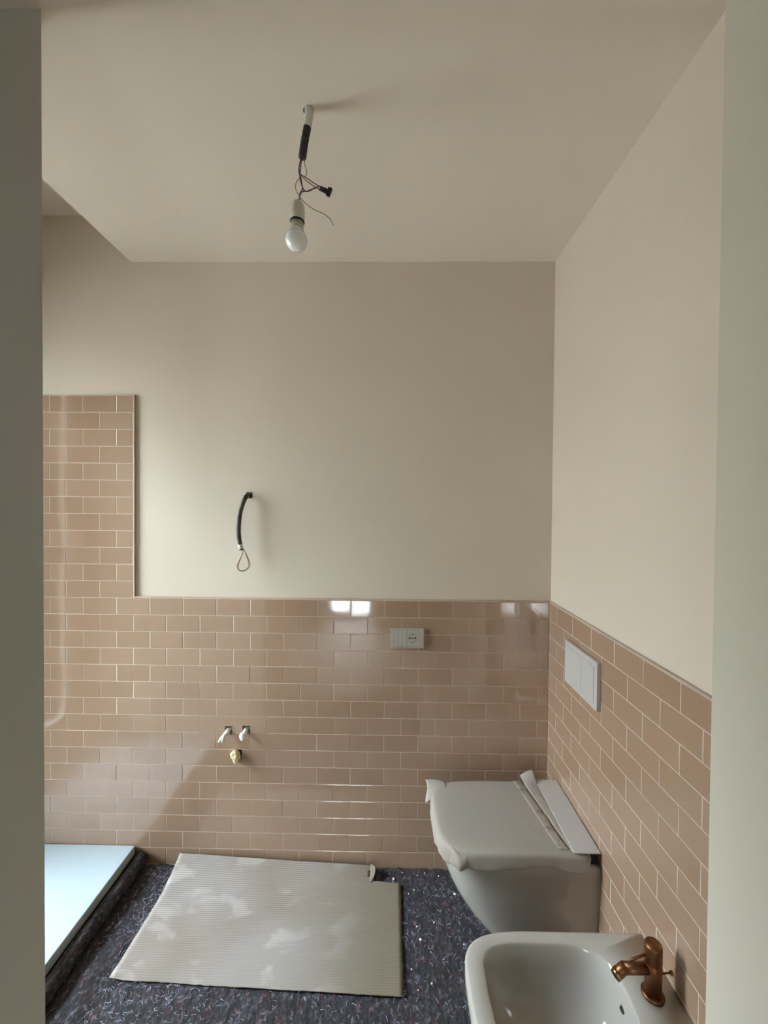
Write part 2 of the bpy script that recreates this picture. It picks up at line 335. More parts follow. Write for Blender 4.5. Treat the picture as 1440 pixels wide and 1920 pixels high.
# ---------------------------------------------------------------- tiles, one by one
G = 0.0027
tile_mesh = {}
def tile_bm(w, h):
    bm = bmesh.new(); box(bm, -w/2, w/2, 0, TT, -h/2, h/2)
    e = [e for e in bm.edges if all(abs(v.co.y) < 1e-6 for v in e.verts)]
    bmesh.ops.bevel(bm, geom=e, offset=0.0013, segments=2, profile=0.5, affect='EDGES'); return bm
def clip_cut(u0, u1, v0, v1, holes):
    return [(h[0]-(u0+u1)/2, h[1]-(u0+u1)/2, h[2]-(v0+v1)/2, h[3]-(v0+v1)/2) for h in holes if h[0] < u1 and h[1] > u0 and h[2] < v1 and h[3] > v0]
def place_tiles(parent, u_of_row, rows, ulo, uhi, tf, rz, holes=(), individual=lambda u0, u1, v0: True, stuffname='tile_rest'):
    rest = bmesh.new(); nrest = 0
    for r_ in rows:
        v1 = ZT - (r_-1)*Q_ - G/2; v0 = ZT - r_*Q_ + G/2
        if r_ == 16: v0 = 0.001
        lo, hi = (ulo(r_), uhi(r_)) if callable(ulo) else (ulo, uhi)
        st = u_of_row(r_); k0 = math.floor((lo-st)/P_)-1
        for k in range(k0, k0+60):
            a = max(st+k*P_+G/2, lo); b = min(st+(k+1)*P_-G/2, hi)
            if b-a < 0.006: continue
            tilt = (random.gauss(0, 0.0040), 0, rz + random.gauss(0, 0.0028))
            cut = clip_cut(a, b, v0, v1, holes)
            loc = tf((a+b)/2, (v0+v1)/2)
            loc = Vector(loc)
            w, h = round(b-a, 4), round(v1-v0, 4)
            if individual(a, b, v0):
                if cut:
                    bm = bmesh.new(); panel(bm, -w/2, w/2, -h/2, h/2, 0, TT, cut); o = obj('tile', bm, m_tile, parent)
                else:
                    if (w, h) not in tile_mesh:
                        me = bpy.data.meshes.new('tile'); bm = tile_bm(w, h); bmesh.ops.recalc_face_normals(bm, faces=bm.faces); bm.to_mesh(me); bm.free(); me.materials.append(m_tile); tile_mesh[(w, h)] = me
                    o = bpy.data.objects.new('tile', tile_mesh[(w, h)]); C.objects.link(o); o.parent = parent
                if parent is wall_left: o.matrix_parent_inverse = parent_inv
                o.location = loc; o.rotation_euler = tilt
            else:
                before = len(rest.verts); tmp = tile_bm(w, h); me = bpy.data.meshes.new('t'); tmp.to_mesh(me); tmp.free()
                me.transform(Matrix.Translation(loc) @ Matrix.Rotation(rz, 4, 'Z')); rest.from_mesh(me); bpy.data.meshes.remove(me); nrest += 1
    if nrest:
        o = obj(stuffname, rest, m_tile, parent); o['kind'] = 'stuff'
        if parent is wall_left: o.matrix_parent_inverse = parent_inv
    else: rest.free()
parent_inv = (Matrix.Translation((WIN['x']-0.01, 0, 0)) @ Matrix.Rotation(math.pi/2, 4, 'Z')).inverted()

def grout(parent, name, rects, holes, rz, loc, y0=0.0008, y1=0.0105):
    bm = bmesh.new()
    for (a, b, c, d) in rects: panel(bm, a, b, c, d, y0, y1, holes)
    o = obj(name, bm, m_grout, parent); o.rotation_euler = (0, 0, rz); o.location = loc; return o

CE = -1.873                                   # right edge of the tall shower tiling
# back wall: wainscot rows 1..16, tall shower part rows 0..-11
def urow_b(r_): return -0.125 if r_ % 2 else -0.049
XL = WIN['x'] + 0.001
place_tiles(wall_back, urow_b, range(1, 17), XL, -0.0012, lambda u, v: (u, 0, v), 0, PIPE, lambda a, b, v: b > -2.33 and not (v < 0.07 and b < -1.88))
place_tiles(wall_back, urow_b, range(-11, 1), XL, CE, lambda u, v: (u, 0, v), 0, (), lambda a, b, v: b > -2.33, 'tile_upper_rest')
grout(wall_back, 'grout', [(XL, 0.0, 0, ZT), (XL, CE, ZT, ZT+12*Q_)], PIPE, 0, (0, 0, 0))
boxo('edge_trim', (CE+0.0008, CE+0.0085, -0.001, 0.0102, ZT+0.001, ZT+12*Q_), m_trim, wall_back, 0.0015)
boxo('edge_trim', (CE+0.0008, 0.009, 0.0004, 0.0102, ZT+0.0003, ZT+0.0065), m_trim, wall_back, 0.001)
boxo('edge_trim', (XL, CE+0.0085, 0.0004, 0.0102, ZT+12*Q_+0.0003, ZT+12*Q_+0.0045), m_trim, wall_back, 0.001)
# right wall
def urow_r(r_): return 0.0860 if r_ % 2 else 0.0860-P_/2
place_tiles(wall_right, urow_r, range(1, 17), 0.0012, 1.008, lambda u, v: (0, -u, v), -math.pi/2)
grout(wall_right, 'grout', [(0.0, 1.009, 0, ZT)], [], -math.pi/2, (0, 0, 0))
boxo('edge_trim', (0.0004, 0.0102, -1.008, 0.0, ZT+0.0003, ZT+0.0065), m_trim, wall_right, 0.001)
# left wall of the shower, out of the picture (seen only in reflections)
WH = [(WIN['y0'], WIN['y1'], WIN['z0'], WIN['z1'])]
bm = bmesh.new()
for r_ in range(-11, 17):
    v1 = ZT-(r_-1)*Q_-G/2; v0 = ZT-r_*Q_+G/2; st = -0.05 - (P_/2 if r_ % 2 else 0)
    for k in range(-8, 1):
        a, b = max(st+k*P_+G/2, -0.905), min(st+(k+1)*P_-G/2, -0.002)
        if b-a < 0.01: continue
        for (p, q) in ([(a, b)] if v1 < WIN['z0'] or v0 > WIN['z1'] else [(a, min(b, WIN['y0'])), (max(a, WIN['y1']), b)]):
            if q-p > 0.01: box(bm, p, q, -0.010, -0.001, v0, v1)
o = obj('tile', bm, m_tile, wall_left); o['kind'] = 'stuff'

# ---------------------------------------------------------------- shower tray
tr = thing('shower_tray', 'low white shower tray in the far left corner, lit bluish by daylight', 'shower tray', (-2.31, -0.45, 0))
off = (-2.31, -0.45, 0)
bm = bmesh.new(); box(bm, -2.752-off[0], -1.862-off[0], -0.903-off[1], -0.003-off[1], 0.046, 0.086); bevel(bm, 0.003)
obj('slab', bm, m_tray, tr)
boxo('base', (-2.75, -1.874, -0.90, -0.003, 0.0, 0.046), m_trayside, tr, 0, off)
bm = bmesh.new(); lathe(bm, [(0.055, 0), (0.055, 0.002), (0.05, 0.0035), (0, 0.0035)], (-2.60-off[0], 0, 0.086)); obj('drain_cover', bm, m_white, tr, True)

# ---------------------------------------------------------------- felt floor mat with a rolled edge along the tray
felt = thing('felt_mat', 'dark blue-grey recycled felt mat covering the floor, edge rolled up along the shower tray', 'floor mat', (-0.95, -0.9, 0.001))
nx, ny = 300, 210
bm = bmesh.new(); rows_ = []
for j in range(ny+1):
    y = -0.004 - j/ny*1.70; row = []
    for i in range(nx+1):
        s = i/nx
        e1 = 0.10*noise.noise(Vector((0, y*4, 3)))
        L_ = 1.93; d = s*L_                     # distance from the left edge along the sheet
        cx_ = -1.826 + 0.006*math.sin(y*5+0.4); R_ = 0.027*(1+0.25*noise.noise(Vector((0, y*6, 1))))
        ro = 0.20
        arc = 2*math.pi*R_*0.80
        if d < arc:                             # the rolled part
            th = math.radians(-20) + (1 - d/arc)*math.radians(288)
            th = -math.pi/2 + (1-d/arc)*math.radians(290)
            x = cx_ + R_*math.cos(th)*0.95; z = R_*1.02 + R_*math.sin(th)
            x = cx_ - R_*0.0 + R_*math.cos(th)
        else:
            dd = d-arc; x = cx_ + dd; z = 0.012*math.exp(-((dd-0.10)/0.05)**2)*(0.5+0.5*math.sin(y*9))
        yy = y - (0.018*max(0, min(1, (-1.35-x)/0.2)) + 0.002*noise.noise(Vector((x*25, 0, 0))) if j == 0 else 0)
        bump_ = 0.0035*noise.noise(Vector((x*28, y*16, 0))) + 0.0015*noise.noise(Vector((x*90, y*60, 5)))
        z = z + 0.006 + bump_*(1.3 if d < arc else 1)
        row.append(bm.verts.new((x+0.95, yy+0.9, max(z, 0.0025))))
    rows_.append(row)
for j in range(ny):
    for i in range(nx):
        if rows_[j][i+1].co.x-0.95 > -0.012: continue
        bm.faces.new((rows_[j][i], rows_[j][i+1], rows_[j+1][i+1], rows_[j+1][i]))
loose = [v for v in bm.verts if not v.link_faces]; bmesh.ops.delete(bm, geom=loose, context='VERTS')
obj('felt_sheet', bm, m_felt, felt, True)
# loose lint on the felt
def lint(name, cnt, m, seed, xr, sz):
    rd = random.Random(seed); bm = bmesh.new()
    for _ in range(cnt):
        x = rd.uniform(*xr); y = -0.03 - rd.random()**1.0*1.0; a = rd.uniform(0, 6.28); ln = rd.uniform(0.5, 1.0)*sz; pts = []
        z = 0.0095
        dcen = x + 1.826
        if abs(dcen) < 0.026: z = 0.0325 + 0.027*math.sqrt(max(0, 1-(dcen/0.027)**2)) 
        if abs(dcen) < 0.034 and z < 0.02: continue
        for k in range(5):
            pts.append(Vector((x+0.95, y+0.9, z + 0.0015*rd.random()))); a += rd.uniform(-0.9, 0.9); x += ln/4*math.cos(a); y += ln/4*math.sin(a)
        tube(bm, pts, rd.uniform(0.00022, 0.0005), 3, False)
    o = obj(name, bm, m, felt); o['kind'] = 'stuff'
lint('lint', 1500, m_fibre, 3, (-1.78, -0.03), 0.018)
lint('daylit_pale_lint', 1500, m_fibre, 9, (-1.78, -1.30), 0.02)  # extra pale lint near the tray, also brightening the felt like daylight
lint('red_lint', 110, m_fibre2, 4, (-1.70, -0.1), 0.012)

# ---------------------------------------------------------------- corrugated board sheet
cb_ = thing('cardboard_sheet', 'large pale corrugated cardboard sheet with plaster smears on the felt, torn far right corner', 'cardboard', (-1.15, -0.26, 0.0))
BL, BR, FL, FR = Vector((-1.648, -0.018, 0.066)), Vector((-0.655, -0.018, 0.022)), Vector((-1.662, -0.476, 0.014)), Vector((-0.655, -0.508, 0.013))
nx, ny = 60, 420
bm = bmesh.new(); gv = []
for j in range(ny+1):
    t_ = j/ny; row = []
    for i in range(nx+1):
        s = i/nx; a = BL.lerp(BR, s); b = FL.lerp(FR, s); p = a.lerp(b, t_)
        lift = max(0.0, 1-t_/0.42)**1.8
        p.z = 0.0155 + (a.z-0.0135)*lift + 0.0025*noise.noise(Vector((p.x*3, p.y*3, 2)))
        fade = 0.35 + 0.65*max(0, min(1, (0.80-s)/0.5 + (0.25-t_)*1.2)); fade = max(0.22, min(1, fade))
        fade *= 0.75+0.5*noise.noise(Vector((p.x*6, p.y*6, 9)))
        p.z += 0.0012*fade*math.sin(2*math.pi*p.y/0.0082 + 0.6*p.x)
        if j in (0, ny): p.y += 0.0022*noise.noise(Vector((p.x*45, 0, j)))
        if i in (0, nx): p.x += 0.002*noise.noise(Vector((i, p.y*30, 0)))
        if t_ > 0.9 and s < 0.06: p.z += 0.004*(t_-0.9)/0.1*(0.06-s)/0.06
        row.append(bm.verts.new(p - Vector((-1.15, -0.26, 0))))
    gv.append(row)
for j in range(ny):
    for i in range(nx):
        s, t_ = (i+0.5)/nx, (j+0.5)/ny
        edge = 0.873 + 0.006*math.sin(t_*60)
        if s > edge and t_ < 0.148 - 0.004*math.sin(s*50): continue
        bm.faces.new((gv[j][i], gv[j+1][i], gv[j+1][i+1], gv[j][i+1]))
loose = [v for v in bm.verts if not v.link_faces]; bmesh.ops.delete(bm, geom=loose, context='VERTS')
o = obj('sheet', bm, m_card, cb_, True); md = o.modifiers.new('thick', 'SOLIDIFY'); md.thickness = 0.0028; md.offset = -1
# torn lip curling up beside the notch
bm = bmesh.new(); vv = []
for j in range(13):
    row = []
    for i in range(5):
        f = i/4; tt = j/12; wv = math.sin(math.pi*min(1, tt*1.05))
        x = -0.787 + 0.017*math.sin(f*2.0)*(0.4+wv); z = 0.021 + 0.016*(1-tt) + 0.018*f*wv*(1.1-0.4*tt) + 0.002*noise.noise(Vector((i, j*0.7, 2))); y = -0.022 - 0.075*tt
        row.append(bm.verts.new((x+1.15, y+0.26, z)))
    vv.append(row)
for j in range(12):
    for i in range(4): bm.faces.new((vv[j][i], vv[j+1][i], vv[j+1][i+1], vv[j][i+1]))
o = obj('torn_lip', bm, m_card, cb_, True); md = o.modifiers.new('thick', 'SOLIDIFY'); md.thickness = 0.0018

# plaster crumbs
crumbs = [(-.685,-.063,5),(-.646,-.030,2.5),(-.598,-.114,3.5),(-.528,-.251,2.5),(-.596,-.268,3),(-.586,-.318,4.5),(-.428,-.129,4.5),(-.425,-.33,2.6),(-.624,-.419,3),(-.557,-.462,3),(-.605,-.482,2.3),(-.486,-.043,3),(-.546,-.030,2.5),(-.622,-.131,2.4),(-.579,-.042,2.2),(-.505,-.20,1.8),(-.47,-.27,1.7),(-.55,-.36,1.8)]
for k, (x, y, s) in enumerate(crumbs):
    bm = bmesh.new(); bmesh.ops.create_icosphere(bm, subdivisions=1, radius=s*0.0011)
    for v in bm.verts: v.co = Vector((v.co.x*random.uniform(0.7, 1.3), v.co.y*random.uniform(0.8, 1.5), v.co.z*0.55))
    o = obj('plaster_crumb', bm, m_crumb, None, False, (x, y, 0.0085+s*0.0005)); o.rotation_euler = (0, 0, random.uniform(0, 3))
    own = {0: 'largest pale plaster flake, on the felt just behind the cardboard notch', 5: 'round plaster crumb on the felt midway along the cardboard right edge',
           6: 'plaster crumb on the felt right beside the toilet bowl', 7: 'small crumb on the felt in the gap between toilet and bidet', 8: 'small crumb close to the cardboard edge, level with the bidet front',
           2: 'crumb on the felt right of the cardboard corner tab', 3: 'small lone crumb on open felt between cardboard and toilet underside', 4: 'elongated crumb near the cardboard right edge, just above the round one'}
    if k in own: tag(o, own[k], 'crumb', 'plaster crumbs on the felt')
    else: tag(o, 'pinhead-sized off-white plaster speck on the dark felt right of the cardboard', 'crumb', 'plaster crumbs on the felt')

# ---------------------------------------------------------------- loft helper for the ceramics
def outline(xf, hw, n_front, n=48, xr=0.0, yc=0.0, bulge=1.0):
    """closed plan outline: straight at the wall (x=xr), superelliptic towards the front (x=-xf)"""
    pts = []; x1 = xr - (xf)*0.42
    for k in range(n+1):
        th = -math.pi/2 + math.pi*k/n; c, s = math.cos(th), math.sin(th)
        px = x1 - (xf*0.58)*abs(c)**(2/n_front); py = hw*math.copysign(abs(s)**(2/n_front), s)
        pts.append((px, yc+py))
    m_ = 8
    a, b = pts[-1], (xr, yc+hw*bulge)
    side1 = [(a[0]+(b[0]-a[0])*i/m_, a[1]+(b[1]-a[1])*i/m_) for i in range(1, m_+1)]
    b2 = (xr, yc-hw*bulge); back = [(xr, b[1]+(b2[1]-b[1])*i/m_) for i in range(1, m_+1)]
    a2 = pts[0]; side2 = [(b2[0]+(a2[0]-b2[0])*i/m_, b2[1]+(a2[1]-b2[1])*i/m_) for i in range(1, m_)]
    return pts + side1 + back + side2
def ring(bm, pl, z): return [bm.verts.new((x, y, z(x, y) if callable(z) else z)) for x, y in pl]
def bridge(bm, a, b):
    n = len(a)
    for i in range(n): bm.faces.new((a[i], a[(i+1) % n], b[(i+1) % n], b[i]))

def bowl_body(bm, top, prof):
    """prof: (z, front reach, half width, exponent) from the rim down"""
    prev = top
    for (z, xf, hw, nf) in prof:
        r_ = ring(bm, outline(xf, hw, nf), z); bridge(bm, prev, r_); prev = r_
    bm.faces.new(prev[::-1])

# ---------------------------------------------------------------- wall-hung toilet wrapped in foam
WY = -0.297
wc = thing('toilet', 'white wall-hung toilet under the flush plate, its lid wrapped in white foam film', 'toilet', (0, WY, 0))
body = [(0.436, 0.520, 0.184, 3.2), (0.43, 0.523, 0.187, 3.2), (0.40, 0.520, 0.187, 3.2), (0.36, 0.510, 0.186, 3.1), (0.31, 0.492, 0.184, 3.0), (0.26, 0.468, 0.180, 2.9),
        (0.21, 0.438, 0.174, 2.8), (0.16, 0.400, 0.166, 2.8), (0.12, 0.362, 0.157, 2.8), (0.09, 0.325, 0.146, 2.7), (0.075, 0.295, 0.134, 2.7), (0.070, 0.26, 0.118, 2.7)]
bm = bmesh.new(); top = ring(bm, outline(0.510, 0.176, 3.2), 0.440); bm.faces.new(top); bowl_body(bm, top, body)
o = obj('bowl', bm, m_ceramic, wc, True, (-0.001, 0, 0))
bm = bmesh.new(); prev = None
for z, g_ in ((0.441, -0.008), (0.443, 0.0), (0.468, 0.003), (0.474, -0.002), (0.476, -0.012)):
    r_ = ring(bm, outline(0.475+g_, 0.180+g_, 3.4, xr=-0.042), z)
    if prev: bridge(bm, prev, r_)
    else: bm.faces.new(r_[::-1])
    prev = r_
bm.faces.new(prev); obj('lid', bm, m_white, wc, True)
# foam film draped over the lid: rings from the middle outwards, then a wrinkled skirt
bm = bmesh.new(); prev = None; n_o = len(outline(0.5, 0.18, 4.0)); cen = Vector((-0.27, 0))
RINGS = [(0.0, 0), (0.3, 0), (0.6, 0), (0.8, 0), (0.93, 0), (1.0, 0), (1.022, 1), (1.03, 2), (1.035, 3), (1.045, 4)]
for q_, lev in RINGS:
    if q_ == 0: prev = [bm.verts.new((cen.x, cen.y, 0.4825))]; continue
    pl = outline(0.494, 0.187, 4.2, xr=-0.040); row = []
    for k, (x, y) in enumerate(pl):
        p = cen + (Vector((x, y)) - cen)*q_
        ang = math.atan2(y, x-cen.x); wr = noise.noise(Vector((math.cos(ang)*5, math.sin(ang)*5, lev*0.5+2)))
        wr2 = noise.noise(Vector((math.cos(ang)*14, math.sin(ang)*14, lev*0.7+6)))
        drop = [0, 0.010, 0.024, 0.036, 0.046][lev]
        front = max(0, -(x-cen.x)/0.26)
        if lev: p += (Vector((x, y))-cen).normalized()*(0.006*wr + 0.004*wr2)*lev/2
        drop *= 1 + 0.30*wr + (0.30*front)
        if x > -0.041: drop *= 0.10                       # at the wall the film stays level
        z = 0.4835 - drop + 0.0018*noise.noise(Vector((p.x*9, p.y*9, 1))) + (0.002 if lev == 0 else 0)*noise.noise(Vector((p.x*22, p.y*22, 7)))
        if lev == 0 and q_ >= 0.93: z -= 0.0025*(q_-0.9)/0.1
        row.append(bm.verts.new((min(p.x, -0.004), p.y, z)))
    if len(prev) == 1:
        for i in range(len(row)): bm.faces.new((prev[0], row[(i+1) % len(row)], row[i]))
    else: bridge(bm, prev, row)
    prev = row
o = obj('foam_film', bm, m_foam, wc, True); md = o.modifiers.new('thick', 'SOLIDIFY'); md.thickness = 0.0015; md.offset = 1
o.modifiers.new('sub', 'SUBSURF').levels = 1; o.modifiers['sub'].render_levels = 1
def strip(name, fn, nu_, nv_, m, parent, th=0.0012, label=None):
    bm = bmesh.new(); g_ = [[bm.verts.new(fn(i/nu_, j/nv_)) for i in range(nu_+1)] for j in range(nv_+1)]
    for j in range(nv_):
        for i in range(nu_): bm.faces.new((g_[j][i], g_[j][i+1], g_[j+1][i+1], g_[j+1][i]))
    o = obj(name, bm, m, parent, True); md = o.modifiers.new('thick', 'SOLIDIFY'); md.thickness = th; md.offset = 0
    if label: o['label'] = label
    return o
# raised seam of the film running parallel to the wall, standing up at the far side
def seam(u, v):
    y = 0.205 - 0.385*u; x0 = -0.150 + 0.055*u
    h = 0.024*math.exp(-(u/0.09)**2) + 0.0022
    x = x0 + 0.052*v + 0.003*noise.noise(Vector((u*9, v*2, 1)))
    z = 0.4865 + h*1.3*math.sin(math.pi*min(1, 0.15+0.85*v)*0.5 if u < 0.12 else math.pi*v) + 0.0022*noise.noise(Vector((u*16, v*3, 4)))
    return (x, y, z)
strip('film_seam', seam, 44, 8, m_foam, wc)
def tp(u, v):
    y = 0.183 - 0.352*u; x = -0.185 + 0.050*u + 0.036*v + 0.002*noise.noise(Vector((u*12, 0, 1)))
    return (x, y, 0.4862 + 0.0012*noise.noise(Vector((u*20, v*3, 8))))
strip('tape_strip', tp, 40, 4, m_tape, wc, 0.0006, 'clear tape strip with bubbles')
# corner of the film sticking out at the far front corner, and the gathered fold at the near front corner
def flap(u, v):
    x = -0.475 - 0.080*u + 0.006*math.sin(v*5); y = 0.178 - 0.075*v - 0.015*u*v + 0.006*u
    z = 0.4835 + 0.004*math.sin(u*3) - 0.028*u*v - 0.010*u*u*v + 0.002*noise.noise(Vector((u*5, v*5, 1)))
    return (x, y, z)
strip('film_corner', flap, 10, 10, m_foam, wc)
def fold(u, v):
    x = -0.430 - 0.070*u; y = -0.176 - 0.012*math.sin(v*3.1)*math.sin(u*3.1) - 0.010*v + 0.05*max(0, u-0.6)
    z = 0.476 - 0.052*v + 0.005*math.sin(u*9)
    return (x, y, z)
strip('film_fold', fold, 14, 10, m_foam, wc)
# rear hinge plate edge of the lid by the wall
bm = bmesh.new(); box(bm, -0.092, -0.003, -0.190, 0.186, 0.4885, 0.4925); bevel(bm, 0.0015); obj('hinge_cover', bm, m_white, wc)
bm = bmesh.new(); box(bm, -0.036, -0.004, -0.172, 0.172, 0.440, 0.4885); obj('hinge_notch_shade', bm, m_dark, wc)  # near-black block stands in for the shaded notch under the cover
bm = bmesh.new(); box(bm, -0.021, -0.0005, -0.184, 0.184, 0.30, 0.436)
bm.free()

# ---------------------------------------------------------------- bidet
BY = -0.855
bd = thing('bidet', 'white wall-hung bidet in the near right corner with a bronze mixer tap', 'bidet', (0, BY, 0))
bm = bmesh.new()
ZB = 0.448
def rimz(x, y): return ZB
HB = 0.154
outer_t = ring(bm, outline(0.500, HB-0.008, 4.2), ZB)
o1 = ring(bm, outline(0.505, HB-0.003, 4.2), ZB-0.002)
o2 = ring(bm, outline(0.508, HB, 4.2), ZB-0.008)
bridge(bm, outer_t, o1); bridge(bm, o1, o2)
bowl_body(bm, o2, [(z_, f_, w_*HB/0.172, n_) for z_, f_, w_, n_ in ((0.41, 0.510, 0.172, 3.8), (0.37, 0.503, 0.171, 3.4), (0.32, 0.484, 0.168, 3.1), (0.27, 0.460, 0.164, 3.0), (0.21, 0.428, 0.158, 2.9), (0.16, 0.39, 0.150, 2.8), (0.11, 0.345, 0.14, 2.8), (0.085, 0.30, 0.128, 2.7), (0.078, 0.26, 0.11, 2.7))])
def basin_ring(ax, ay, cx_, z, nn=3.4):
    out = []
    for (x, y) in outline(0.50, HB-0.008, 4.2):
        th = math.atan2(y/(HB-0.008), (x+0.25)/0.25); c, s = math.cos(th), math.sin(th)
        n_ = nn if c < 0 else nn*0.8                        # rounder towards the wall
        out.append((cx_ + ax*math.copysign(abs(c)**(2/n_), c), ay*math.copysign(abs(s)**(2/n_), s)))
    return ring(bm, out, z)
prev = outer_t
for (ax, ay, cx_, z, nn) in ((0.1740, 0.1200, -0.290, ZB+0.0003, 4.0), (0.1710, 0.1175, -0.290, ZB-0.002, 4.0), (0.1690, 0.1155, -0.290, ZB-0.010, 4.0), (0.1640, 0.1110, -0.290, ZB-0.035, 3.8), (0.1570, 0.105, -0.288, ZB-0.07, 3.4),
                              (0.142, 0.095, -0.284, ZB-0.105, 3.0), (0.112, 0.075, -0.275, ZB-0.132, 2.6), (0.07, 0.048, -0.262, ZB-0.143, 2.3), (0.022, 0.022, -0.25, ZB-0.147, 2.0)):
    r_ = basin_ring(ax, ay, cx_, z, nn); bridge(bm, prev, r_); prev = r_
bm.faces.new(prev)
obj('basin', bm, m_ceramic, bd, True, (-0.001, 0, 0))
bm = bmesh.new(); lathe(bm, [(0.021, 0), (0.021, 0.004), (0.016, 0.006), (0, 0.006)], (-0.25, 0, ZB-0.147)); obj('drain', bm, m_bronze, bd, True)
# overflow slot on the rear side of the basin
bm = bmesh.new(); lathe(bm, [(0.0105, 0), (0.0105, 0.003), (0, 0.003)], (0, 0, 0), (-1, 0, 0.12), 24)
for v in bm.verts: v.co.z *= 0.72
for v in bm.verts: v.co.y *= 1.25
obj('overflow_hole', bm, m_dark, bd, False, (-0.1270, 0.012, ZB-0.048))
# tap
tap = thing('bidet_tap', 'bronze single-lever mixer tap standing on the rear of the bidet', 'tap', (-0.060, BY, ZB))
bm = bmesh.new(); lathe(bm, [(0.0, 0.0), (0.0245, 0.0), (0.0255, 0.002), (0.0255, 0.006), (0.0235, 0.009), (0.0195, 0.010)], (0, 0, 0.0005)); obj('base_ring', bm, m_bronze, tap, True)
bm = bmesh.new(); lathe(bm, [(0.0190, 0.009), (0.0190, 0.082), (0.0184, 0.083), (0.0190, 0.084), (0.0190, 0.124), (0.0178, 0.128), (0.0, 0.1285)]); b_ = obj('tap_body', bm, m_bronze, tap, True)
bm = bmesh.new(); tube(bm, [(-0.010, 0, 0.067), (-0.072, 0, 0.066)], 0.0125, 20); obj('spout', bm, m_bronze, tap, True)
bm = bmesh.new(); tube(bm, [(-0.066, 0, 0.070), (-0.075, 0, 0.063), (-0.092, 0, 0.046)], 0.0125, 20); obj('aerator_joint', bm, m_bronze, tap, True)
bm = bmesh.new(); tube(bm, [(-0.083, 0, 0.056), (-0.090, 0, 0.049)], 0.0130, 20); o = obj('aerator_ring', bm, m_bronze_l, tap, True); o['label'] = 'bright brass ring'
bm = bmesh.new(); tube(bm, [(-0.015, 0, 0.103), (-0.052, 0.0, 0.088), (-0.055, 0, 0.083)], 0.0030, 12); obj('lever', bm, m_bronze, tap, True)
bm = bmesh.new(); tube(bm, [(0.016, -0.004, 0.058), (0.036, -0.010, 0.068)], 0.0022, 10); lathe(bm, [(0, 0), (0.005, 0.001), (0.0055, 0.008), (0, 0.0095)], (0.033, -0.009, 0.066), (1, -0.3, 0.3), 14); obj('pop_up_rod', bm, m_bronze, tap, True)

# ---------------------------------------------------------------- socket plate on the back wall
so = thing('wall_socket', 'grey three-module socket plate on the pink tiles left of the toilet', 'socket', (-0.634, -0.001, 1.052))
bm = bmesh.new(); panel(bm, -0.075, 0.075, -0.0435, 0.0435, -0.009, 0.0, [(-0.058, 0.056, -0.036, 0.036)]); obj('cover_frame', bm, m_plate, so)
for k, (a, b) in enumerate(((-0.058, -0.0395), (-0.0385, -0.0205), (-0.0195, -0.0010))):
    boxo('blank_module', (a, b, -0.0085, 0.0, -0.036, 0.036), m_plate2, so, 0.0008)
bm = bmesh.new(); box(bm, 0.0002, 0.0556, -0.0085, 0.0, -0.036, 0.036); bevel(bm, 0.0008); sm = obj('socket_module', bm, m_plate2, so)
cxs = 0.0255
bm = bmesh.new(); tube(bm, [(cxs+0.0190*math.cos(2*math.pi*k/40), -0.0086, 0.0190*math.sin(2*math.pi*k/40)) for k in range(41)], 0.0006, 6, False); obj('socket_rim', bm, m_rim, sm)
for (dx, dz, rr) in ((-0.0115, 0, 0.0040), (0, 0, 0.0030), (0.0115, 0, 0.0040), (0, 0.018, 0.0020), (0, -0.018, 0.0020)):
    bm = bmesh.new(); lathe(bm, [(rr, 0), (rr, 0.0009), (0, 0.0009)], (cxs+dx, -0.0085, dz), (0, -1, 0), 16); obj('contact_hole', bm, m_dark, sm)

# ---------------------------------------------------------------- flush plate on the right wall
fp = thing('flush_plate', 'white rectangular flush plate on the right tiled wall above the toilet', 'flush plate', (0, -0.336, 1.037))
FW, FH = 0.129, 0.0825
bm = bmesh.new(); box(bm, -0.0145, -0.001, -FW, FW, -FH, FH); bevel(bm, 0.0015); obj('plate', bm, m_white, fp)
bm = bmesh.new(); box(bm, -0.0165, -0.0146, -0.012, 0.108, -0.062, 0.062); bevel(bm, 0.0007); obj('large_button', bm, m_white, fp)
bm = bmesh.new(); box(bm, -0.0165, -0.0146, -0.108, -0.014, -0.062, 0.062); bevel(bm, 0.0007); obj('small_button', bm, m_white, fp)
for (y, z, r_, a0, a1) in ((0.07, 0.045, 0.012, 0.3, 3.0), (-0.03, 0.022, 0.016, 0.6, 2.6), (0.045, -0.050, 0.010, 3.6, 5.8), (-0.062, -0.044, 0.010, 3.6, 5.8)):
    bm = bmesh.new(); tube(bm, [(-0.0168, y+r_*math.cos(a0+(a1-a0)*k/10), z+0.6*r_*math.sin(a0+(a1-a0)*k/10)) for k in range(11)], 0.0007, 6); obj('finger_mark', bm, m_line, fp)

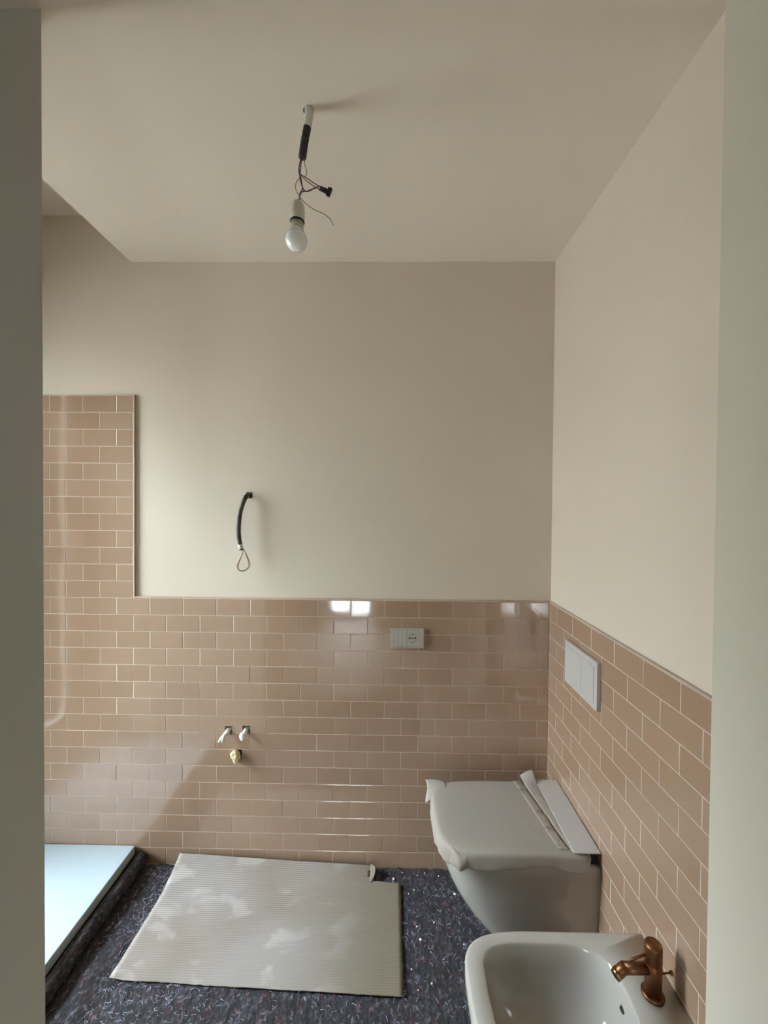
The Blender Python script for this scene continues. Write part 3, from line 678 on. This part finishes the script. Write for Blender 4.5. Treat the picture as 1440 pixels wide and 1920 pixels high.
# ---------------------------------------------------------------- capped water pipes and foam-plugged drain
def pipe(label, x, z, dx, dz, dy, cloth):
    t_ = thing('water_pipe', label, 'pipe', (x, 0.07, z))
    bm = bmesh.new(); tube(bm, [(0, 0, 0), (dx*0.4, -0.07, dz*0.25), (dx, -0.07-dy, dz)], 0.0095, 16); obj('pipe_stub', bm, m_ptfe, t_, True)
    if cloth == 'twist':
        for s_ in (-1, 1):
            p = smoothpath([(dx, -0.07-dy, dz), (dx-0.009+0.004*s_, -0.078-dy, dz-0.012), (dx-0.014+0.009*s_, -0.080-dy, dz-0.027)], 5)
            bm = bmesh.new(); tube(bm, p, lambda q: 0.0090-0.004*q, 10); obj('wrap_tail', bm, m_ptfe, t_, True)
    else:
        bm = bmesh.new(); bmesh.ops.create_uvsphere(bm, u_segments=18, v_segments=12, radius=0.0165)
        for v in bm.verts:
            n_ = 1+0.18*noise.noise(v.co*70); v.co = Vector((v.co.x*n_*0.85, v.co.y*n_*0.7, v.co.z*n_*1.1)) + Vector((dx-0.003, -0.07-dy, dz-0.008))
        obj('wrap_cap', bm, m_ptfe, t_, True)
pipe('left white-wrapped water pipe stub poking from the pink tiles', -1.437, 0.618, -0.006, -0.006, 0.026, 'twist')
pipe('right white-capped water pipe stub poking from the pink tiles', -1.357, 0.622, -0.004, -0.008, 0.026, 'cap')
pl_ = thing('drain_plug', 'yellowish foam-stuffed drain outlet in the tiles below the two water pipes', 'drain plug', (-1.396, 0.0, 0.512))
bm = bmesh.new(); bmesh.ops.create_icosphere(bm, subdivisions=4, radius=0.021)
for v in bm.verts:
    n_ = 1+0.35*noise.noise(v.co*55)+0.12*noise.noise(v.co*160); v.co = Vector((v.co.x*n_, v.co.y*n_*1.1, v.co.z*n_*1.05)); v.co.x -= 0.004
    if v.co.z < -0.012 and abs(v.co.x) < 0.012: v.co.z -= 0.012*(1-abs(v.co.x)/0.012)
obj('foam_wad', bm, m_pu, pl_, True, (0, -0.010, 0))
bm = bmesh.new(); tube(bm, [(0, 0.074, 0), (0, 0.004, 0)], 0.0165, 20); obj('drain_pipe', bm, m_conduit, pl_, True)

# ---------------------------------------------------------------- conduit on the back wall with a wire loop
wc2 = thing('wall_conduit', 'short black conduit curving down from a hole in the plain wall, wire loop below', 'cable', (-1.351, 0.0, 1.682))
Pw = Vector((-1.351, 0.0, 1.682))
pth = smoothpath([Vector(p)-Pw for p in [(-1.351, 0.07, 1.683), (-1.352, 0.0, 1.683), (-1.358, -0.022, 1.668), (-1.374, -0.030, 1.615), (-1.381, -0.033, 1.545), (-1.379, -0.033, 1.490), (-1.368, -0.032, 1.440)]], 14)
def ribbed(base, n_, amp): return lambda q: base*(1+amp*(1 if int(q*n_) % 2 else -1))
bm = bmesh.new(); tube(bm, pth, 0.0100, 14); obj('conduit_sleeve', bm, m_conduit2, wc2, True)
bm = bmesh.new(); tube(bm, [Vector(p)-Pw for p in [(-1.3745, -0.0335, 1.466), (-1.372, -0.033, 1.455), (-1.3695, -0.0325, 1.446)]], 0.0106, 12); o = obj('plaster_smear', bm, m_plastered, wc2, True)
bm = bmesh.new(); tube(bm, [Vector(p)-Pw for p in [(-1.3535, -0.004, 1.6815), (-1.357, -0.018, 1.672)]], 0.0108, 12); obj('plaster_smear', bm, m_plastered, wc2, True)
for k, (m_, w_, l_) in enumerate(((m_copper, 1.0, 0.0), (m_copper2, 0.86, 0.004), (m_copper, 1.12, -0.001), (m_copper2, 0.95, 0.002))):
    c0 = Vector((-1.360, -0.034+0.0015*k, 1.430))-Pw
    pts = [c0+Vector((-0.001, 0, 0.012)), c0+Vector((-0.008*w_, 0, -0.015)), c0+Vector((-0.022*w_, 0, -0.045)), c0+Vector((-0.026*w_, 0.002, -0.068)), c0+Vector((-0.014, 0.002, -0.083+l_)), c0+Vector((0.008, 0, -0.080+l_)), c0+Vector((0.024*w_, 0, -0.064)), c0+Vector((0.026*w_, 0, -0.045)), c0+Vector((0.015*w_, 0, -0.015)), c0+Vector((0.003, 0, 0.012))]
    bm = bmesh.new(); tube(bm, smoothpath(pts, 7), 0.0011, 8); obj('wire', bm, m_, wc2, True)

# ---------------------------------------------------------------- hanging bulb
BX = -0.709
lamp = thing('pendant_bulb', 'bare white bulb in a holder hanging by loose wires from the ceiling conduit', 'light bulb', (-0.946, BX, ZC))
Pl = Vector((-0.946, BX, ZC))
def LP(x, z, dy=0.0): return Vector((x, BX+dy, z)) - Pl
bm = bmesh.new(); pts = smoothpath([LP(-0.944, ZC+0.0), LP(-0.945, 2.707, -0.002), LP(-0.949, 2.680, 0)], 6); tube(bm, pts, lambda q: 0.0125-0.002*q+0.0015*noise.noise(Vector((q*9, 0, 0))), 14); o = obj('plastered_sleeve', bm, m_plastered, lamp, True)
bm = bmesh.new(); lathe(bm, [(0.011, -0.0012), (0.011, 0.0006)], LP(-0.951, ZC, 0.004), (0, 0, 1), 20); obj('ceiling_hole', bm, m_dark, lamp)
bm = bmesh.new(); pts = smoothpath([LP(-0.9475, 2.690), LP(-0.957, 2.640), LP(-0.963, 2.597)], 22); tube(bm, pts, lambda q: 0.0096 + (0.0014 if int(q*44) % 2 else 0.0), 16); obj('corrugated_conduit', bm, m_conduit, lamp, False)
def wire(pts, r_, m_, name='wire', lab=None):
    bm = bmesh.new(); tube(bm, smoothpath(pts, 8), r_, 8); o = obj(name, bm, m_, lamp, True)
    if lab: o['label'] = lab
wire([LP(-0.965, 2.60), LP(-0.967, 2.575), LP(-0.970, 2.555), LP(-0.966, 2.530), LP(-0.958, 2.510), LP(-0.948, 2.507), LP(-0.930, 2.514), LP(-0.915, 2.519), LP(-0.902, 2.510), LP(-0.889, 2.503)], 0.0016, m_wire_red, lab='brown-red wire')
wire([LP(-0.964, 2.60, .002), LP(-0.969, 2.560, .003), LP(-0.955, 2.540, .003), LP(-0.940, 2.528, .002), LP(-0.925, 2.518, .002), LP(-0.905, 2.509, .002), LP(-0.893, 2.500, .002)], 0.0014, m_copper, lab='copper-toned wire')
wire([LP(-0.966, 2.60, -.002), LP(-0.972, 2.558, -.002), LP(-0.955, 2.546, .001), LP(-0.935, 2.532), LP(-0.918, 2.521), LP(-0.905, 2.517), LP(-0.890, 2.509)], 0.0014, m_wire_grey, lab='grey wire')
wire([LP(-0.971, 2.478), LP(-0.970, 2.500, .002), LP(-0.963, 2.516, .002), LP(-0.967, 2.545, .002), LP(-0.972, 2.558, 0.002), LP(-0.966, 2.565)], 0.0016, m_wire_blue, lab='blue wire')
wire([LP(-0.9705, 2.478, .003), LP(-0.9685, 2.500, .003), LP(-0.961, 2.508, .003), LP(-0.945, 2.509, .003), LP(-0.930, 2.517, .003)], 0.0015, m_wire_red, lab='brown-red wire')
wire([LP(-0.957, 2.60), LP(-0.956, 2.580), LP(-0.951, 2.562), LP(-0.951, 2.552), LP(-0.956, 2.547), LP(-0.964, 2.550)], 0.0010, m_wire_green, lab='thin yellow-green wire')
wire([LP(-0.968, 2.548), LP(-0.977, 2.534), LP(-0.982, 2.522), LP(-0.979, 2.508), LP(-0.970, 2.492), LP(-0.955, 2.475), LP(-0.935, 2.460), LP(-0.912, 2.449), LP(-0.898, 2.442), LP(-0.885, 2.430), LP(-0.876, 2.414)], 0.0010, m_wire_green, lab='thin yellow-green wire')
for (a, b) in ((LP(-0.912, 2.518), LP(-0.886, 2.507)), (LP(-0.915, 2.512), LP(-0.889, 2.498))):
    bm = bmesh.new(); tube(bm, [a, b], 0.0030, 10); obj('tape_wrap', bm, m_conduit, lamp, True)
for (x, z) in ((-0.886, 2.509), (-0.890, 2.499)):
    bm = bmesh.new(); box(bm, -0.0055, 0.0055, -0.005, 0.005, -0.0055, 0.0055); bevel(bm, 0.001); o = obj('terminal_block', bm, m_conduit, lamp, False, LP(x, z)); o.rotation_euler = (0.2, 0.35, 0.1)
# holder, collar, neck and globe, hanging nearly straight
AX = Vector((0.05, 0, 1)).normalized(); C0 = LP(-0.9765, 2.412)
bm = bmesh.new(); lathe(bm, [(0.0192, 0.012), (0.0192, 0.040), (0.0182, 0.042), (0.0182, 0.052), (0.013, 0.064), (0.006, 0.068), (0, 0.068)], C0, AX); obj('lamp_holder', bm, m_holder, lamp, True)
bm = bmesh.new(); lathe(bm, [(0.0195, 0.0095), (0.0203, 0.0115), (0.0195, 0.0135)], C0, AX); obj('holder_ring', bm, m_dark, lamp, True)
bm = bmesh.new(); lathe(bm, [(0.0185, -0.012), (0.0172, 0.002), (0.0172, 0.0105)], C0, AX); obj('bulb_neck', bm, m_holder2, lamp, True)
prof = [(0, -0.068)] + [(0.0300*math.sin(math.pi*k/22)*1.0, -0.039-0.029*math.cos(math.pi*k/22)) for k in range(1, 18)] + [(0.0192, -0.014), (0.0184, -0.011)]
bm = bmesh.new(); lathe(bm, prof, C0, AX, 40); obj('bulb_globe', bm, m_bulb, lamp, True)
